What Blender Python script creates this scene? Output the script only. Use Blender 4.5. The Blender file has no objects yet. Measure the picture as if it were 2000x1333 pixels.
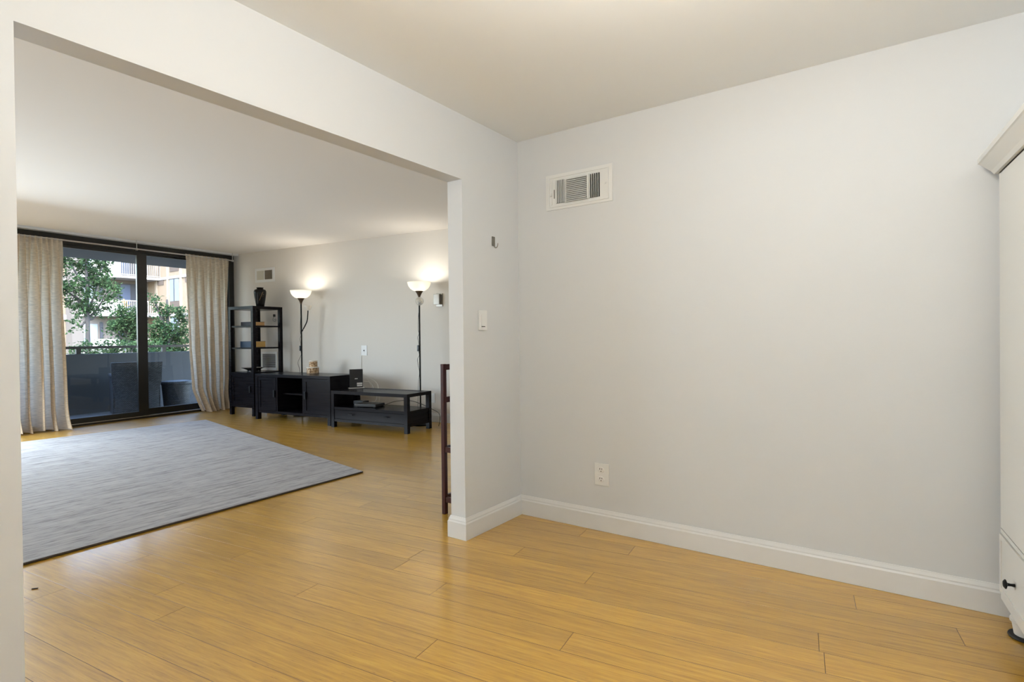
import bpy, bmesh, math, random
from math import sin, cos, pi, radians
from mathutils import Vector, Matrix
S = bpy.context.scene
COL = S.collection
# ------------------------------------------------------------------ camera, sky, sun, exposure
CAM = Vector((2.0301, -2.9837, 1.1644))
yaw, pit, rol, FPX = .9599, -.0076, -.0109, 1071.638
fwd = Vector((-cos(yaw)*cos(pit), sin(yaw)*cos(pit), sin(pit)))
r0 = fwd.cross(Vector((0, 0, 1))).normalized(); u0 = r0.cross(fwd)
rgt = cos(rol)*r0 + sin(rol)*u0; upv = -sin(rol)*r0 + cos(rol)*u0
cd = bpy.data.cameras.new('camera'); cam = bpy.data.objects.new('camera', cd); COL.objects.link(cam)
cam.matrix_world = Matrix(((rgt.x, upv.x, -fwd.x, CAM.x), (rgt.y, upv.y, -fwd.y, CAM.y), (rgt.z, upv.z, -fwd.z, CAM.z), (0, 0, 0, 1)))
cd.sensor_fit = 'HORIZONTAL'; cd.sensor_width = 36; cd.lens = FPX/2000*36; cd.clip_start = .05; cd.clip_end = 400
S.camera = cam
S.view_settings.view_transform = 'Standard'; S.view_settings.look = 'None'
S.view_settings.exposure = 0.0; S.view_settings.gamma = 1; S.view_settings.use_curve_mapping = False
W = bpy.data.worlds.new('world'); S.world = W; W.use_nodes = True
wn = W.node_tree.nodes; wl = W.node_tree.links
bg = wn['Background']; sky = wn.new('ShaderNodeTexSky'); sky.sky_type = 'NISHITA'; sky.sun_disc = False
sky.sun_elevation = radians(48); sky.sun_rotation = radians(120); sky.air_density = 1.0; sky.dust_density = 2.0
wl.new(sky.outputs[0], bg.inputs['Color']); bg.inputs['Strength'].default_value = 2.7
# room frames: lamp wall frame (yaw RT) and window frame (yaw RW) share the far corner W0
RT, RW = .1271, .0839
W0 = Vector((-7.3771, 2.0666, 0))
LX = Vector((cos(RT), sin(RT), 0)); LN = Vector((-sin(RT), cos(RT), 0))
GN = Vector((cos(RW), sin(RW), 0)); GD = Vector((sin(RW), -cos(RW), 0))
def LW(u, off, z=0): return W0 + LX*u - LN*off + Vector((0, 0, z))      # along / away from the lamp wall
def G(n, d, z=0): return W0 + GN*n + GD*d + Vector((0, 0, z))           # out of / along the window wall
HD, HL = 2.44, 2.6434
sl = bpy.data.lights.new('sun', 'SUN'); so = bpy.data.objects.new('sun', sl); COL.objects.link(so)
sl.energy = 2.5; sl.angle = radians(.6); sl.color = (1, .95, .86)
sdir = -(GN*.75 + GD*.62 + Vector((0, 0, 1.05))).normalized()
so.rotation_euler = sdir.to_track_quat('-Z', 'Y').to_euler(); so.location = (0, 0, 20)

# unseen area light added to brighten the living room in place of window daylight
al = bpy.data.lights.new('living_fill_light', 'AREA'); ao = bpy.data.objects.new('living_fill_light', al); COL.objects.link(ao)
al.shape = 'RECTANGLE'; al.size = 4.0; al.size_y = 1.5; al.energy = 310; al.color = (.74, .88, 1)
ao.location = G(.55, 5.4, 1.15); ao.rotation_euler = (GN - Vector((0, 0, .70))).to_track_quat('-Z', 'Y').to_euler()

# ------------------------------------------------------------------ helpers
class MB:
    """collects shapes into one mesh"""
    def __init__(s): s.bm = bmesh.new()
    def _x(s, vs, M):
        if M is not None: bmesh.ops.transform(s.bm, matrix=M, verts=vs)
    def box(s, a, b, M=None, bev=0):
        a, b = [min(p, q) for p, q in zip(a, b)], [max(p, q) for p, q in zip(a, b)]
        r = bmesh.ops.create_cube(s.bm, size=1); vs = r['verts']
        for v in vs: v.co = Vector([a[i] + (v.co[i]+.5)*(b[i]-a[i]) for i in range(3)])
        if bev:
            es = list({e for v in vs for e in v.link_edges})
            n0 = set(s.bm.verts) - set(vs)
            bmesh.ops.bevel(s.bm, geom=es, offset=bev, segments=2, affect='EDGES', profile=.7)
            vs = [v for v in s.bm.verts if v not in n0]
        s._x(vs, M); return s
    def prism(s, pts, z0, z1):
        lo = [s.bm.verts.new((x, y, z0)) for x, y in pts]; hi = [s.bm.verts.new((x, y, z1)) for x, y in pts]
        n = len(pts); s.bm.faces.new(lo[::-1]); s.bm.faces.new(hi)
        for i in range(n): s.bm.faces.new((lo[i], lo[(i+1) % n], hi[(i+1) % n], hi[i]))
        return s
    def extr(s, prof, A, B, up=Vector((0, 0, 1))):
        """profile of (out, up) pairs swept from A to B; out is up x dir"""
        A, B = Vector(A), Vector(B); d = (B-A).normalized(); o = up.cross(d)
        r = [[s.bm.verts.new(P + o*x + up*y) for x, y in prof] for P in (A, B)]; n = len(prof)
        s.bm.faces.new(r[0]); s.bm.faces.new(r[1][::-1])
        for i in range(n): s.bm.faces.new((r[0][i], r[1][i], r[1][(i+1) % n], r[0][(i+1) % n]))
        return s
    def lathe(s, prof, seg=32, M=None, close=False):
        rings = []
        for r, z in prof:
            if r < 1e-5: rings.append([s.bm.verts.new((0, 0, z))])
            else: rings.append([s.bm.verts.new((r*cos(2*pi*k/seg), r*sin(2*pi*k/seg), z)) for k in range(seg)])
        vs = [v for R in rings for v in R]
        pairs = list(zip(rings, rings[1:])) + ([(rings[-1], rings[0])] if close else [])
        for a, b in pairs:
            for k in range(seg):
                k2 = (k+1) % seg
                if len(a) == 1 and len(b) == 1: continue
                if len(a) == 1: f = (a[0], b[k2], b[k])
                elif len(b) == 1: f = (a[k], a[k2], b[0])
                else: f = (a[k], a[k2], b[k2], b[k])
                try: s.bm.faces.new(f)
                except ValueError: pass
        s._x(vs, M); return s
    def tube(s, pts, r, seg=8, rr=None):
        pts = [Vector(p) for p in pts]; rings = []
        ref = Vector((.31, .17, .93))
        for i, p in enumerate(pts):
            d = (pts[min(i+1, len(pts)-1)] - pts[max(i-1, 0)]).normalized()
            a = d.cross(ref)
            if a.length < .15: a = d.cross(Vector((1, 0, 0)))
            a.normalize(); b = d.cross(a); q = rr[i] if rr else r
            rings.append([s.bm.verts.new(p + (a*cos(2*pi*k/seg) + b*sin(2*pi*k/seg))*q) for k in range(seg)])
        for A, B in zip(rings, rings[1:]):
            for k in range(seg): s.bm.faces.new((A[k], A[(k+1) % seg], B[(k+1) % seg], B[k]))
        s.bm.faces.new(rings[0][::-1]); s.bm.faces.new(rings[-1]); return s
    def build(s, name, mat, parent=None, smooth=False, loc=None, rotz=0):
        bmesh.ops.recalc_face_normals(s.bm, faces=s.bm.faces[:])
        me = bpy.data.meshes.new(name); s.bm.to_mesh(me); s.bm.free()
        return link(name, me, mat, parent, smooth, loc, rotz)
def link(name, me, mat, parent=None, smooth=False, loc=None, rotz=0):
    me.materials.append(mat)
    o = bpy.data.objects.new(name, me); COL.objects.link(o)
    if smooth:
        for p in me.polygons: p.use_smooth = True
        try: me.set_sharp_from_angle(angle=radians(38))
        except Exception: pass
    if parent: o.parent = parent
    if loc is not None: o.location = loc
    if rotz: o.rotation_euler.z = rotz
    return o
def tag(o, label, cat, group=None, kind=None):
    o['label'] = label; o['category'] = cat
    if group: o['group'] = group
    if kind: o['kind'] = kind
    return o
def thing(name, label, cat, loc, rotz=0, group=None):
    o = bpy.data.objects.new(name, None); COL.objects.link(o); o.empty_display_size = .1
    o.location = loc; o.rotation_euler.z = rotz
    return tag(o, label, cat, group)
def struct(o): o['kind'] = 'structure'; return o
def smooth_path(pts, n=6):
    P = [Vector(p) for p in pts]; out = []
    for i in range(len(P)-1):
        p0, p1, p2, p3 = P[max(i-1, 0)], P[i], P[i+1], P[min(i+2, len(P)-1)]
        for k in range(n):
            t = k/n
            out.append(.5*((2*p1) + (p2-p0)*t + (2*p0-5*p1+4*p2-p3)*t*t + (3*p1-p0-3*p2+p3)*t**3))
    out.append(P[-1]); return out

# ------------------------------------------------------------------ materials
def srgb(r, g, b):
    f = lambda c: (c/255)/12.92 if c <= 10 else ((c/255+.055)/1.055)**2.4
    return (f(r), f(g), f(b), 1)
def mat(name, col, rough=.5, metal=0, bump=0, bscale=200, spec=.5, coat=0, **k):
    m = bpy.data.materials.new(name); m.use_nodes = True; nt = m.node_tree; p = nt.nodes['Principled BSDF']
    p.inputs['Base Color'].default_value = col; p.inputs['Roughness'].default_value = rough
    p.inputs['Metallic'].default_value = metal; p.inputs['Specular IOR Level'].default_value = spec
    p.inputs['Coat Weight'].default_value = coat
    if bump:
        t = nt.nodes.new('ShaderNodeTexCoord'); n = nt.nodes.new('ShaderNodeTexNoise'); n.inputs['Scale'].default_value = bscale
        b = nt.nodes.new('ShaderNodeBump'); b.inputs['Strength'].default_value = bump; b.inputs['Distance'].default_value = .002
        nt.links.new(t.outputs['Object'], n.inputs['Vector']); nt.links.new(n.outputs['Fac'], b.inputs['Height']); nt.links.new(b.outputs[0], p.inputs['Normal'])
    return m
def nodes(m): return m.node_tree.nodes, m.node_tree.links, m.node_tree.nodes['Principled BSDF']
def mapping(m, scale, rot=(0, 0, 0)):
    N, L, P = nodes(m); t = N.new('ShaderNodeTexCoord'); mp = N.new('ShaderNodeMapping')
    mp.inputs['Scale'].default_value = scale; mp.inputs['Rotation'].default_value = rot; L.new(t.outputs['Object'], mp.inputs['Vector']); return mp
def noise(m, vec, scale, detail=3, rough=.5):
    N, L, P = nodes(m); n = N.new('ShaderNodeTexNoise'); n.inputs['Scale'].default_value = scale; n.inputs['Detail'].default_value = detail; n.inputs['Roughness'].default_value = rough
    L.new(vec, n.inputs['Vector']); return n
def ramp(m, fac, stops):
    N, L, P = nodes(m); r = N.new('ShaderNodeValToRGB'); e = r.color_ramp.elements
    while len(e) < len(stops): e.new(.5)
    for x, (p, c) in zip(e, stops): x.position = p; x.color = c
    L.new(fac, r.inputs[0]); return r
def mixc(m, a, b, fac, mode='MIX'):
    N, L, P = nodes(m); x = N.new('ShaderNodeMix'); x.data_type = 'RGBA'; x.blend_type = mode
    for sock, v in ((x.inputs[0], fac), (x.inputs[6], a), (x.inputs[7], b)):
        if isinstance(v, (float, int)): sock.default_value = v
        elif isinstance(v, tuple): sock.default_value = v
        else: L.new(v, sock)
    return x.outputs[2]
M = {}
M['wall'] = mat('wall paint', (.685, .705, .725, 1), .55, bump=.05, bscale=90, spec=.3)
M['wall2'] = mat('living wall paint', (.72, .685, .63, 1), .55, bump=.05, bscale=90, spec=.3)
M['ceil'] = mat('ceiling paint', (.865, .885, .89, 1), .8, spec=.1)
M['ceil2'] = mat('living ceiling paint', (.88, .845, .80, 1), .8, spec=.1)
M['trim'] = mat('white trim paint', (.755, .765, .77, 1), .3)
M['white'] = mat('white plastic', (.80, .81, .81, 1), .35)
M['vent'] = mat('white enamelled metal', (.79, .80, .795, 1), .4)
M['slot'] = mat('dark slot', (.02, .02, .02, 1), .8)
M['wardrobe'] = mat('cream lacquer', (.66, .645, .60, 1), .35)
M['frame'] = mat('black anodised aluminium', (.012, .011, .010, 1), .35)
M['chrome'] = mat('brushed steel', (.62, .61, .60, 1), .3, metal=1)
M['nickel'] = mat('brushed nickel', (.27, .25, .22, 1), .35, metal=1)
M['espresso'] = mat('espresso stained wood', (.0085, .0075, .0085, 1), .26, spec=.09)
M['espresso_in'] = mat('espresso interior', (.006, .005, .006, 1), .5)
M['redwood'] = mat('dark mahogany wood', (.05, .012, .009, 1), .35, spec=.25)
M['black'] = mat('black plastic', (.010, .010, .011, 1), .35)
M['blackm'] = mat('black metal', (.008, .008, .008, 1), .5, spec=.12)
M['bronze'] = mat('bronze lamp cup', (.10, .07, .045, 1), .4, metal=.5)
M['cable'] = mat('white cable', (.78, .76, .70, 1), .5)
M['label'] = mat('white label', (.85, .85, .83, 1), .5)
M['wicker'] = mat('dark woven wicker', (0.020, 0.020, 0.024, 1), .5)
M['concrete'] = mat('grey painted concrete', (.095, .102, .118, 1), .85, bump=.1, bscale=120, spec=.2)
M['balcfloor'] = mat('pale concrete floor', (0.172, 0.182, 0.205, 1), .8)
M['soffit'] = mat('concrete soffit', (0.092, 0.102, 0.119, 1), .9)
M['rail'] = mat('dark brown rail metal', (0.023, 0.017, 0.015, 1), .5)
M['bwhite'] = mat('white stucco', (0.238, 0.231, 0.231, 1), .9)
M['bbeige'] = mat('beige brick', (.66, .52, .37, 1), .9)
M['bpil'] = mat('pale brick pilaster', (0.211, 0.175, 0.139, 1), .9)
M['bbrown'] = mat('brown brick panel', (0.073, 0.056, 0.046, 1), .9)
M['bgrey'] = mat('grey recessed wall', (0.112, 0.102, 0.096, 1), .9)
M['bdark'] = mat('dark door frame', (.03, .035, .05, 1), .5)
M['bblue'] = mat('blue curtained door', (0.053, 0.076, 0.132, 1), .3)
M['bpane'] = mat('window with pale curtain', (0.172, 0.205, 0.238, 1), .2)
M['brail'] = mat('cream baluster', (0.251, 0.238, 0.218, 1), .7)
M['bark'] = mat('birch bark', (.5, .3, .15, 1), .7)
M['barkwhite'] = mat('pale bark rim', (.75, .70, .62, 1), .7)
M['bluebook'] = mat('blue cloth cover', (.012, .035, .085, 1), .5)
M['greybook'] = mat('dark grey cloth cover', (.035, .03, .035, 1), .6)
M['tanpage'] = mat('tan page edges', (.55, .34, .15, 1), .8)
M['yelpage'] = mat('golden page edges', (.62, .40, .13, 1), .8)
M['dish'] = mat('dark glazed ceramic', (.015, .014, .013, 1), .25)
M['dishin'] = mat('grey glaze', (.22, .20, .18, 1), .3)
M['vase'] = mat('black lacquered vase', (.006, .005, .005, 1), .22, spec=.2)
M['gold'] = mat('gold painted sprig', (.45, .28, .12, 1), .4, metal=.4)
M['trunk'] = mat('grey tree bark', (0.053, 0.051, 0.050, 1), .9, bump=.8, bscale=25)
M['ground'] = mat('ground lawn', (0.073, 0.079, 0.066, 1), .95)
M['flower'] = mat('yellow flowers', (0.277, 0.191, 0.066, 1), .8)
M['rubber'] = mat('black rubber pad', (.012, .012, .012, 1), .7)
# bamboo floor
m = M['floor'] = mat('honey bamboo planks', (.5, .3, .12, 1), .27, spec=.5, coat=1.0)
N, L, P = nodes(m); P.inputs['Coat Roughness'].default_value = .2; P.inputs['Coat IOR'].default_value = 1.9
at = N.new('ShaderNodeAttribute'); at.attribute_name = 'plank'; spx = N.new('ShaderNodeSeparateXYZ'); L.new(at.outputs['Vector'], spx.inputs[0])
t = N.new('ShaderNodeTexCoord'); ad = N.new('ShaderNodeVectorMath'); ad.operation = 'ADD'
L.new(t.outputs['Object'], ad.inputs[0]); L.new(at.outputs['Vector'], ad.inputs[1])
def mp2(sc):
    q = N.new('ShaderNodeMapping'); q.inputs['Scale'].default_value = sc; L.new(ad.outputs[0], q.inputs['Vector']); return q.outputs[0]
g1 = noise(m, mp2((4.2, 75, 1)), 1.0, 6, .70); g2 = noise(m, mp2((7, 260, 1)), 1.0, 3, .6); g3 = noise(m, mp2((26, 120, 1)), 1.0, 2, .5); g4 = noise(m, mp2((1.1, 9, 1)), 1.0, 2, .5)
c1 = ramp(m, g1.outputs['Fac'], [(.30, (.42, .21, .010, 1)), (.52, (.57, .312, .018, 1)), (.75, (.67, .40, .042, 1))])
c2 = ramp(m, g2.outputs['Fac'], [(.34, (.84, .80, .74, 1)), (.55, (1, 1, 1, 1)), (.8, (1.05, 1.05, 1.03, 1))])
c3 = ramp(m, g3.outputs['Fac'], [(.22, (.70, .62, .52, 1)), (.33, (1, 1, 1, 1))])
c4 = ramp(m, g4.outputs['Fac'], [(.3, (.91, .90, .87, 1)), (.7, (1.06, 1.06, 1.05, 1))])
x = mixc(m, c1.outputs[0], c2.outputs[0], .75, 'MULTIPLY'); x = mixc(m, x, c3.outputs[0], .8, 'MULTIPLY'); x = mixc(m, x, c4.outputs[0], 1.0, 'MULTIPLY')
tone = ramp(m, spx.outputs[0], [(0, (.88, .87, .84, 1)), (1, (1.05, 1.05, 1.04, 1))])
x = mixc(m, x, tone.outputs[0], 1.0, 'MULTIPLY')
sm = N.new('ShaderNodeMath'); sm.operation = 'LESS_THAN'; sm.inputs[1].default_value = -.5; L.new(spx.outputs[0], sm.inputs[0])
x = mixc(m, x, (.20, .11, .035, 1), sm.outputs[0])
L.new(x, P.inputs['Base Color'])
nc = N.new('ShaderNodeMath'); nc.operation = 'MULTIPLY_ADD'; nc.inputs[1].default_value = -.85; nc.inputs[2].default_value = 1.0; L.new(sm.outputs[0], nc.inputs[0]); L.new(nc.outputs[0], P.inputs['Coat Weight'])
rr = N.new('ShaderNodeMapRange'); rr.inputs[3].default_value = .46; rr.inputs[4].default_value = .58; L.new(g1.outputs['Fac'], rr.inputs[0]); L.new(rr.outputs[0], P.inputs['Roughness'])
bp = N.new('ShaderNodeBump'); bp.inputs['Strength'].default_value = .03; bp.inputs['Distance'].default_value = .002; L.new(g2.outputs['Fac'], bp.inputs['Height']); L.new(bp.outputs[0], P.inputs['Normal'])
# rug
m = M['rug'] = mat('grey woven wool', (.4, .4, .42, 1), .95, spec=.1)
N, L, P = nodes(m); mp = mapping(m, (26, 2.2, 1)); n1 = noise(m, mp.outputs[0], 1.0, 5, .65)
mp_ = mapping(m, (110, 8, 1)); n2 = noise(m, mp_.outputs[0], 1.0, 3, .6)
c1 = ramp(m, n1.outputs['Fac'], [(.30, (.205, .200, .205, 1)), (.46, (.375, .368, .378, 1)), (.75, (.50, .488, .495, 1))])
c2 = ramp(m, n2.outputs['Fac'], [(.32, (.34, .33, .33, 1)), (.45, (1, 1, 1, 1))])
L.new(mixc(m, c1.outputs[0], c2.outputs[0], .8, 'MULTIPLY'), P.inputs['Base Color'])
bp = N.new('ShaderNodeBump'); bp.inputs['Strength'].default_value = .5; bp.inputs['Distance'].default_value = .006; L.new(n2.outputs['Fac'], bp.inputs['Height']); L.new(bp.outputs[0], P.inputs['Normal'])
M['rugedge'] = mat('dark brown rug binding', (.05, .035, .025, 1), .9)
# linen curtain: diffuse and translucent weave
def linen(name, col, tr):
    m = bpy.data.materials.new(name); m.use_nodes = True; N, L = m.node_tree.nodes, m.node_tree.links
    N.remove(N['Principled BSDF']); out = N['Material Output']
    t = N.new('ShaderNodeTexCoord'); mp = N.new('ShaderNodeMapping'); mp.inputs['Scale'].default_value = (14, 14, 160); L.new(t.outputs['Object'], mp.inputs['Vector'])
    n = N.new('ShaderNodeTexNoise'); n.inputs['Scale'].default_value = 1; n.inputs['Detail'].default_value = 4; L.new(mp.outputs[0], n.inputs['Vector'])
    r = N.new('ShaderNodeValToRGB'); r.color_ramp.elements[0].position = .3; r.color_ramp.elements[1].position = .7
    r.color_ramp.elements[0].color = tuple(c*.78 for c in col[:3])+(1,); r.color_ramp.elements[1].color = tuple(min(1, c*1.12) for c in col[:3])+(1,); L.new(n.outputs['Fac'], r.inputs[0])
    d = N.new('ShaderNodeBsdfDiffuse'); tl = N.new('ShaderNodeBsdfTranslucent'); mx = N.new('ShaderNodeMixShader'); mx.inputs[0].default_value = tr
    for q in (d, tl): L.new(r.outputs[0], q.inputs['Color'])
    L.new(d.outputs[0], mx.inputs[1]); L.new(tl.outputs[0], mx.inputs[2]); L.new(mx.outputs[0], out.inputs['Surface'])
    return m
M['linen'] = linen('natural linen', (.79, .685, .55), .46)
M['leaf'] = linen('green leaf', (.10, .20, .07), .35)
m = M['leaf']; N, L = m.node_tree.nodes, m.node_tree.links
for q in N:
    if q.type == 'MAPPING': q.inputs['Scale'].default_value = (7, 7, 7)
    if q.type == 'VALTORGB': q.color_ramp.elements[0].color = (.013, .040, .021, 1); q.color_ramp.elements[1].color = (.08, .135, .057, 1)
# lampshade: frosted glass lit by its bulb
def frosted(name, tr):
    m = bpy.data.materials.new(name); m.use_nodes = True; N, L = m.node_tree.nodes, m.node_tree.links
    N.remove(N['Principled BSDF']); out = N['Material Output']
    d = N.new('ShaderNodeBsdfDiffuse'); tl = N.new('ShaderNodeBsdfTranslucent'); mx = N.new('ShaderNodeMixShader'); mx.inputs[0].default_value = tr
    d.inputs[0].default_value = (.85, .83, .80, 1); tl.inputs[0].default_value = (.9, .87, .80, 1)
    L.new(d.outputs[0], mx.inputs[1]); L.new(tl.outputs[0], mx.inputs[2]); L.new(mx.outputs[0], out.inputs['Surface']); return m
M['shade'] = frosted('frosted white shade', .45)
def glass(name, ior=1.45, tint=(1, 1, 1, 1)):
    m = bpy.data.materials.new(name); m.use_nodes = True; N, L = m.node_tree.nodes, m.node_tree.links
    N.remove(N['Principled BSDF']); out = N['Material Output']
    tr = N.new('ShaderNodeBsdfTransparent'); tr.inputs[0].default_value = tint; gl = N.new('ShaderNodeBsdfGlossy'); gl.inputs['Roughness'].default_value = 0
    fr = N.new('ShaderNodeFresnel'); fr.inputs[0].default_value = ior; mx = N.new('ShaderNodeMixShader')
    L.new(fr.outputs[0], mx.inputs[0]); L.new(tr.outputs[0], mx.inputs[1]); L.new(gl.outputs[0], mx.inputs[2]); L.new(mx.outputs[0], out.inputs['Surface']); return m
M['glass'] = glass('window glass', 1.35, (.93, .96, .97, 1))
M['clear'] = frosted('milky reading shade', .5)
N, L = M['clear'].node_tree.nodes, M['clear'].node_tree.links
mx = next(q for q in N if q.type == 'MIX_SHADER'); tr = N.new('ShaderNodeBsdfTransparent'); m2 = N.new('ShaderNodeMixShader'); m2.inputs[0].default_value = .55
L.new(tr.outputs[0], m2.inputs[1]); L.new(mx.outputs[0], m2.inputs[2]); L.new(m2.outputs[0], N['Material Output'].inputs['Surface'])
# bark, wicker and brick patterns
m = M['bark']; N, L, P = nodes(m); n = noise(m, mapping(m, (1, 1, 1.8)).outputs[0], 38, 3)
L.new(ramp(m, n.outputs['Fac'], [(.36, (.10, .045, .02, 1)), (.46, (.42, .24, .11, 1)), (.6, (.68, .52, .34, 1))]).outputs[0], P.inputs['Base Color'])
m = M['wicker']; N, L, P = nodes(m); b = N.new('ShaderNodeTexBrick'); tc = N.new('ShaderNodeTexCoord')
sp = N.new('ShaderNodeSeparateXYZ'); cb = N.new('ShaderNodeCombineXYZ'); am = N.new('ShaderNodeMath'); am.operation = 'ADD'
L.new(tc.outputs['Object'], sp.inputs[0]); L.new(sp.outputs[0], am.inputs[0]); L.new(sp.outputs[1], am.inputs[1]); L.new(am.outputs[0], cb.inputs[0]); L.new(sp.outputs[2], cb.inputs[1])
L.new(cb.outputs[0], b.inputs['Vector']); b.inputs['Scale'].default_value = 14; b.inputs['Mortar Size'].default_value = .03
b.inputs['Color1'].default_value = (.05, .053, .062, 1); b.inputs['Color2'].default_value = (.09, .093, .105, 1); b.inputs['Mortar'].default_value = (.006, .006, .007, 1)
L.new(b.outputs['Color'], P.inputs['Base Color'])
bp = N.new('ShaderNodeBump'); bp.inputs['Strength'].default_value = .8; bp.inputs['Distance'].default_value = .01; bp.invert = True; L.new(b.outputs['Fac'], bp.inputs['Height']); L.new(bp.outputs[0], P.inputs['Normal'])
m = M['bbeige']; N, L, P = nodes(m); n = noise(m, mapping(m, (1, 1, 6)).outputs[0], 4, 4)
L.new(ramp(m, n.outputs['Fac'], [(.3, (.165, .125, .086, 1)), (.7, (.205, .158, .115, 1))]).outputs[0], P.inputs['Base Color'])
m = M['espresso']; N, L, P = nodes(m); n = noise(m, mapping(m, (3, 3, 60)).outputs[0], 1, 3)
L.new(ramp(m, n.outputs['Fac'], [(.3, (.0055, .0048, .0065, 1)), (.7, (.011, .0095, .0115, 1))]).outputs[0], P.inputs['Base Color'])

# ------------------------------------------------------------------ the setting
# floor: bamboo planks run along the lamp wall (one mesh; planks are its pattern)
random.seed(4)
JOINT = {-10: -.75, -8: -1.50, -5: .144, -2: .73, 1: .82, 0: 1.838, -1: 2.17, -4: 1.705, -9: .9, -7: -.4, -6: -1.05, -3: -.2, -11: .45}
PW, PLEN = .14, 1.89
vf, ff, pk = [], [], []
for k in range(-44, 30):
    v0 = -.51 + PW*k; v1 = v0 + PW
    j = JOINT.get(k, random.uniform(0, PLEN)); u = j - PLEN*6
    while u < 4.2:
        a, b = u, u + PLEN; u = b
        a0, b0 = max(a, -7.60 + .044*(v0-3)), min(b, 4.2)
        if b0 - a0 < .02: continue
        e, dz = .0012, -.0016; base = len(vf)
        vf += [(a0, v0, dz), (b0, v0, dz), (b0, v1, dz), (a0, v1, dz), (a0+e, v0+e, 0), (b0-e, v0+e, 0), (b0-e, v1-e, 0), (a0+e, v1-e, 0)]
        ff += [tuple(base+i for i in f) for f in ((4, 5, 6, 7), (0, 1, 5, 4), (1, 2, 6, 5), (2, 3, 7, 6), (3, 0, 4, 7))]
        c = random.random(); q_ = (random.random()*40, random.random()*40); pk += [(c, *q_)] + [(-1, *q_)]*4
me = bpy.data.meshes.new('floor'); me.from_pydata(vf, [], ff)
ca = me.attributes.new('plank', 'FLOAT_VECTOR', 'FACE')
for i, c in enumerate(pk): ca.data[i].vector = c
struct(link('floor', me, M['floor'], rotz=RT))
def poly(pts, z0, z1, name, m): return struct(MB().prism([(p[0], p[1]) for p in pts], z0, z1).build(name, m))
LS = -6.2                                                   # living room runs out to here
gc = W0 + GD*7.9
lw_end = LW(7.6, 0)
poly([G(-.06, 8, 0), (3.3, -6.2, 0), (3.3, 3.4, 0), lw_end + LN*.3, G(-.06, -.3, 0)], -.14, -.004, 'floor_base', M['concrete'])
# ceilings
poly([(0, -4.6), (3.2, -4.6), (3.2, .12), (0, .12)], HD, HD+.1, 'ceiling_dining', M['ceil'])
poly([G(-.10, 8), (-.054, LS-.3), (-.054, 3.13), LW(.02, -.12), G(-.10, -.02)], HL, HL+.1, 'ceiling_living', M['ceil2'])
# dining walls
struct(MB().box((-.108, 0, 0), (3.2, .12, HD)).build('wall_right', M['wall']))
mb = MB(); YO, Y1, HO = -.5689, -2.5125, 2.0697
mb.box((-.108, YO, 0), (0, 0, HL)); mb.box((-.108, Y1, HO), (0, YO, HL)); mb.box((-.108, LS, 0), (0, Y1, HL))
struct(mb.build('wall_left', M['wall']))
struct(MB().box((3.0, -4.6, 0), (3.12, 0, HD)).build('wall_side', M['wall']))
struct(MB().box((0, -4.62, 0), (3.12, -4.5, HD)).build('wall_back', M['wall']))
# living walls
a, b = W0 - LX*.1, LW(7.6, 0)
poly([a, b, b + LN*.14, a + LN*.14], 0, HL, 'wall_far', M['wall2'])
poly([(-.108, .121), (-.02, .121), (-.02, 3.3), (-.108, 3.3)], 0, HL, 'wall_near', M['wall2'])
poly([G(0, 3.725), G(0, 8), G(-.14, 8), G(-.14, 3.725)], 0, HL, 'wall_window_end', M['wall2'])
poly([G(-.14, -.12), G(0, -.12), G(0, .02), G(-.14, .02)], 0, HL, 'wall_window_corner', M['wall2'])
poly([(-8.2, LS), (0, LS), (0, LS-.12), (-8.2, LS-.12)], 0, HL, 'wall_living_side', M['wall2'])
# unseen block above the apartment, added to shade rooms and balcony from the sun
poly([G(-1.9, 9), (3.6, -7), (3.6, 4), LW(7.5, -.4), G(-1.9, -8)], HL+.11, 6.2, 'shade_block', M['bwhite'])
# baseboards: profile out/up
BB = [(0, 0), (.016, 0), (.016, .092), (.011, .100), (.011, .106), (.006, .118), (.004, .124), (0, .124)]
def base(name, runs):
    mb = MB()
    for A, B in runs: mb.extr(BB, (*A, .001), (*B, .001))
    return struct(mb.build(name, M['trim']))
base('baseboard_right', [((3.0, 0), (-.0, 0))])
mb = MB(); e = .016
# mitred run round the wall end
def strip(pts, closed=False):
    vs = []
    for i, p in enumerate(pts):
        p = Vector(p)
        d0 = (p - Vector(pts[i-1])).normalized() if i else None
        d1 = (Vector(pts[i+1]) - p).normalized() if i < len(pts)-1 else None
        n0 = Vector((d0.y, -d0.x)) if d0 is not None else None; n1 = Vector((d1.y, -d1.x)) if d1 is not None else None
        if n0 is None: o = n1
        elif n1 is None: o = n0
        else: o = (n0+n1)/(1+n0.dot(n1))
        vs.append([mb.bm.verts.new((p.x+o.x*x, p.y+o.y*x, y+.001)) for x, y in BB])
    n = len(BB)
    for A, B in zip(vs, vs[1:]):
        for i in range(n): mb.bm.faces.new((A[i], B[i], B[(i+1) % n], A[(i+1) % n]))
    mb.bm.faces.new(vs[0]); mb.bm.faces.new(vs[-1])
strip([(-.108, 2.9), (-.108, YO), (0, YO), (0, 0)])
struct(mb.build('baseboard_left', M['trim']))
base('baseboard_far', [(LW(7.2, 0)[:2], LW(0.0, 0)[:2])])
base('baseboard_opening', [((0, -2.53), (0, -4.5))])
# ceiling strip over the window
def gbuild(mb, name, m, **k): return mb.build(name, m, loc=W0, rotz=RW, **k)
struct(gbuild(MB().box((0, -7.9, 2.612), (.12, .02, HL)), 'trim_1', M['trim']))

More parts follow.
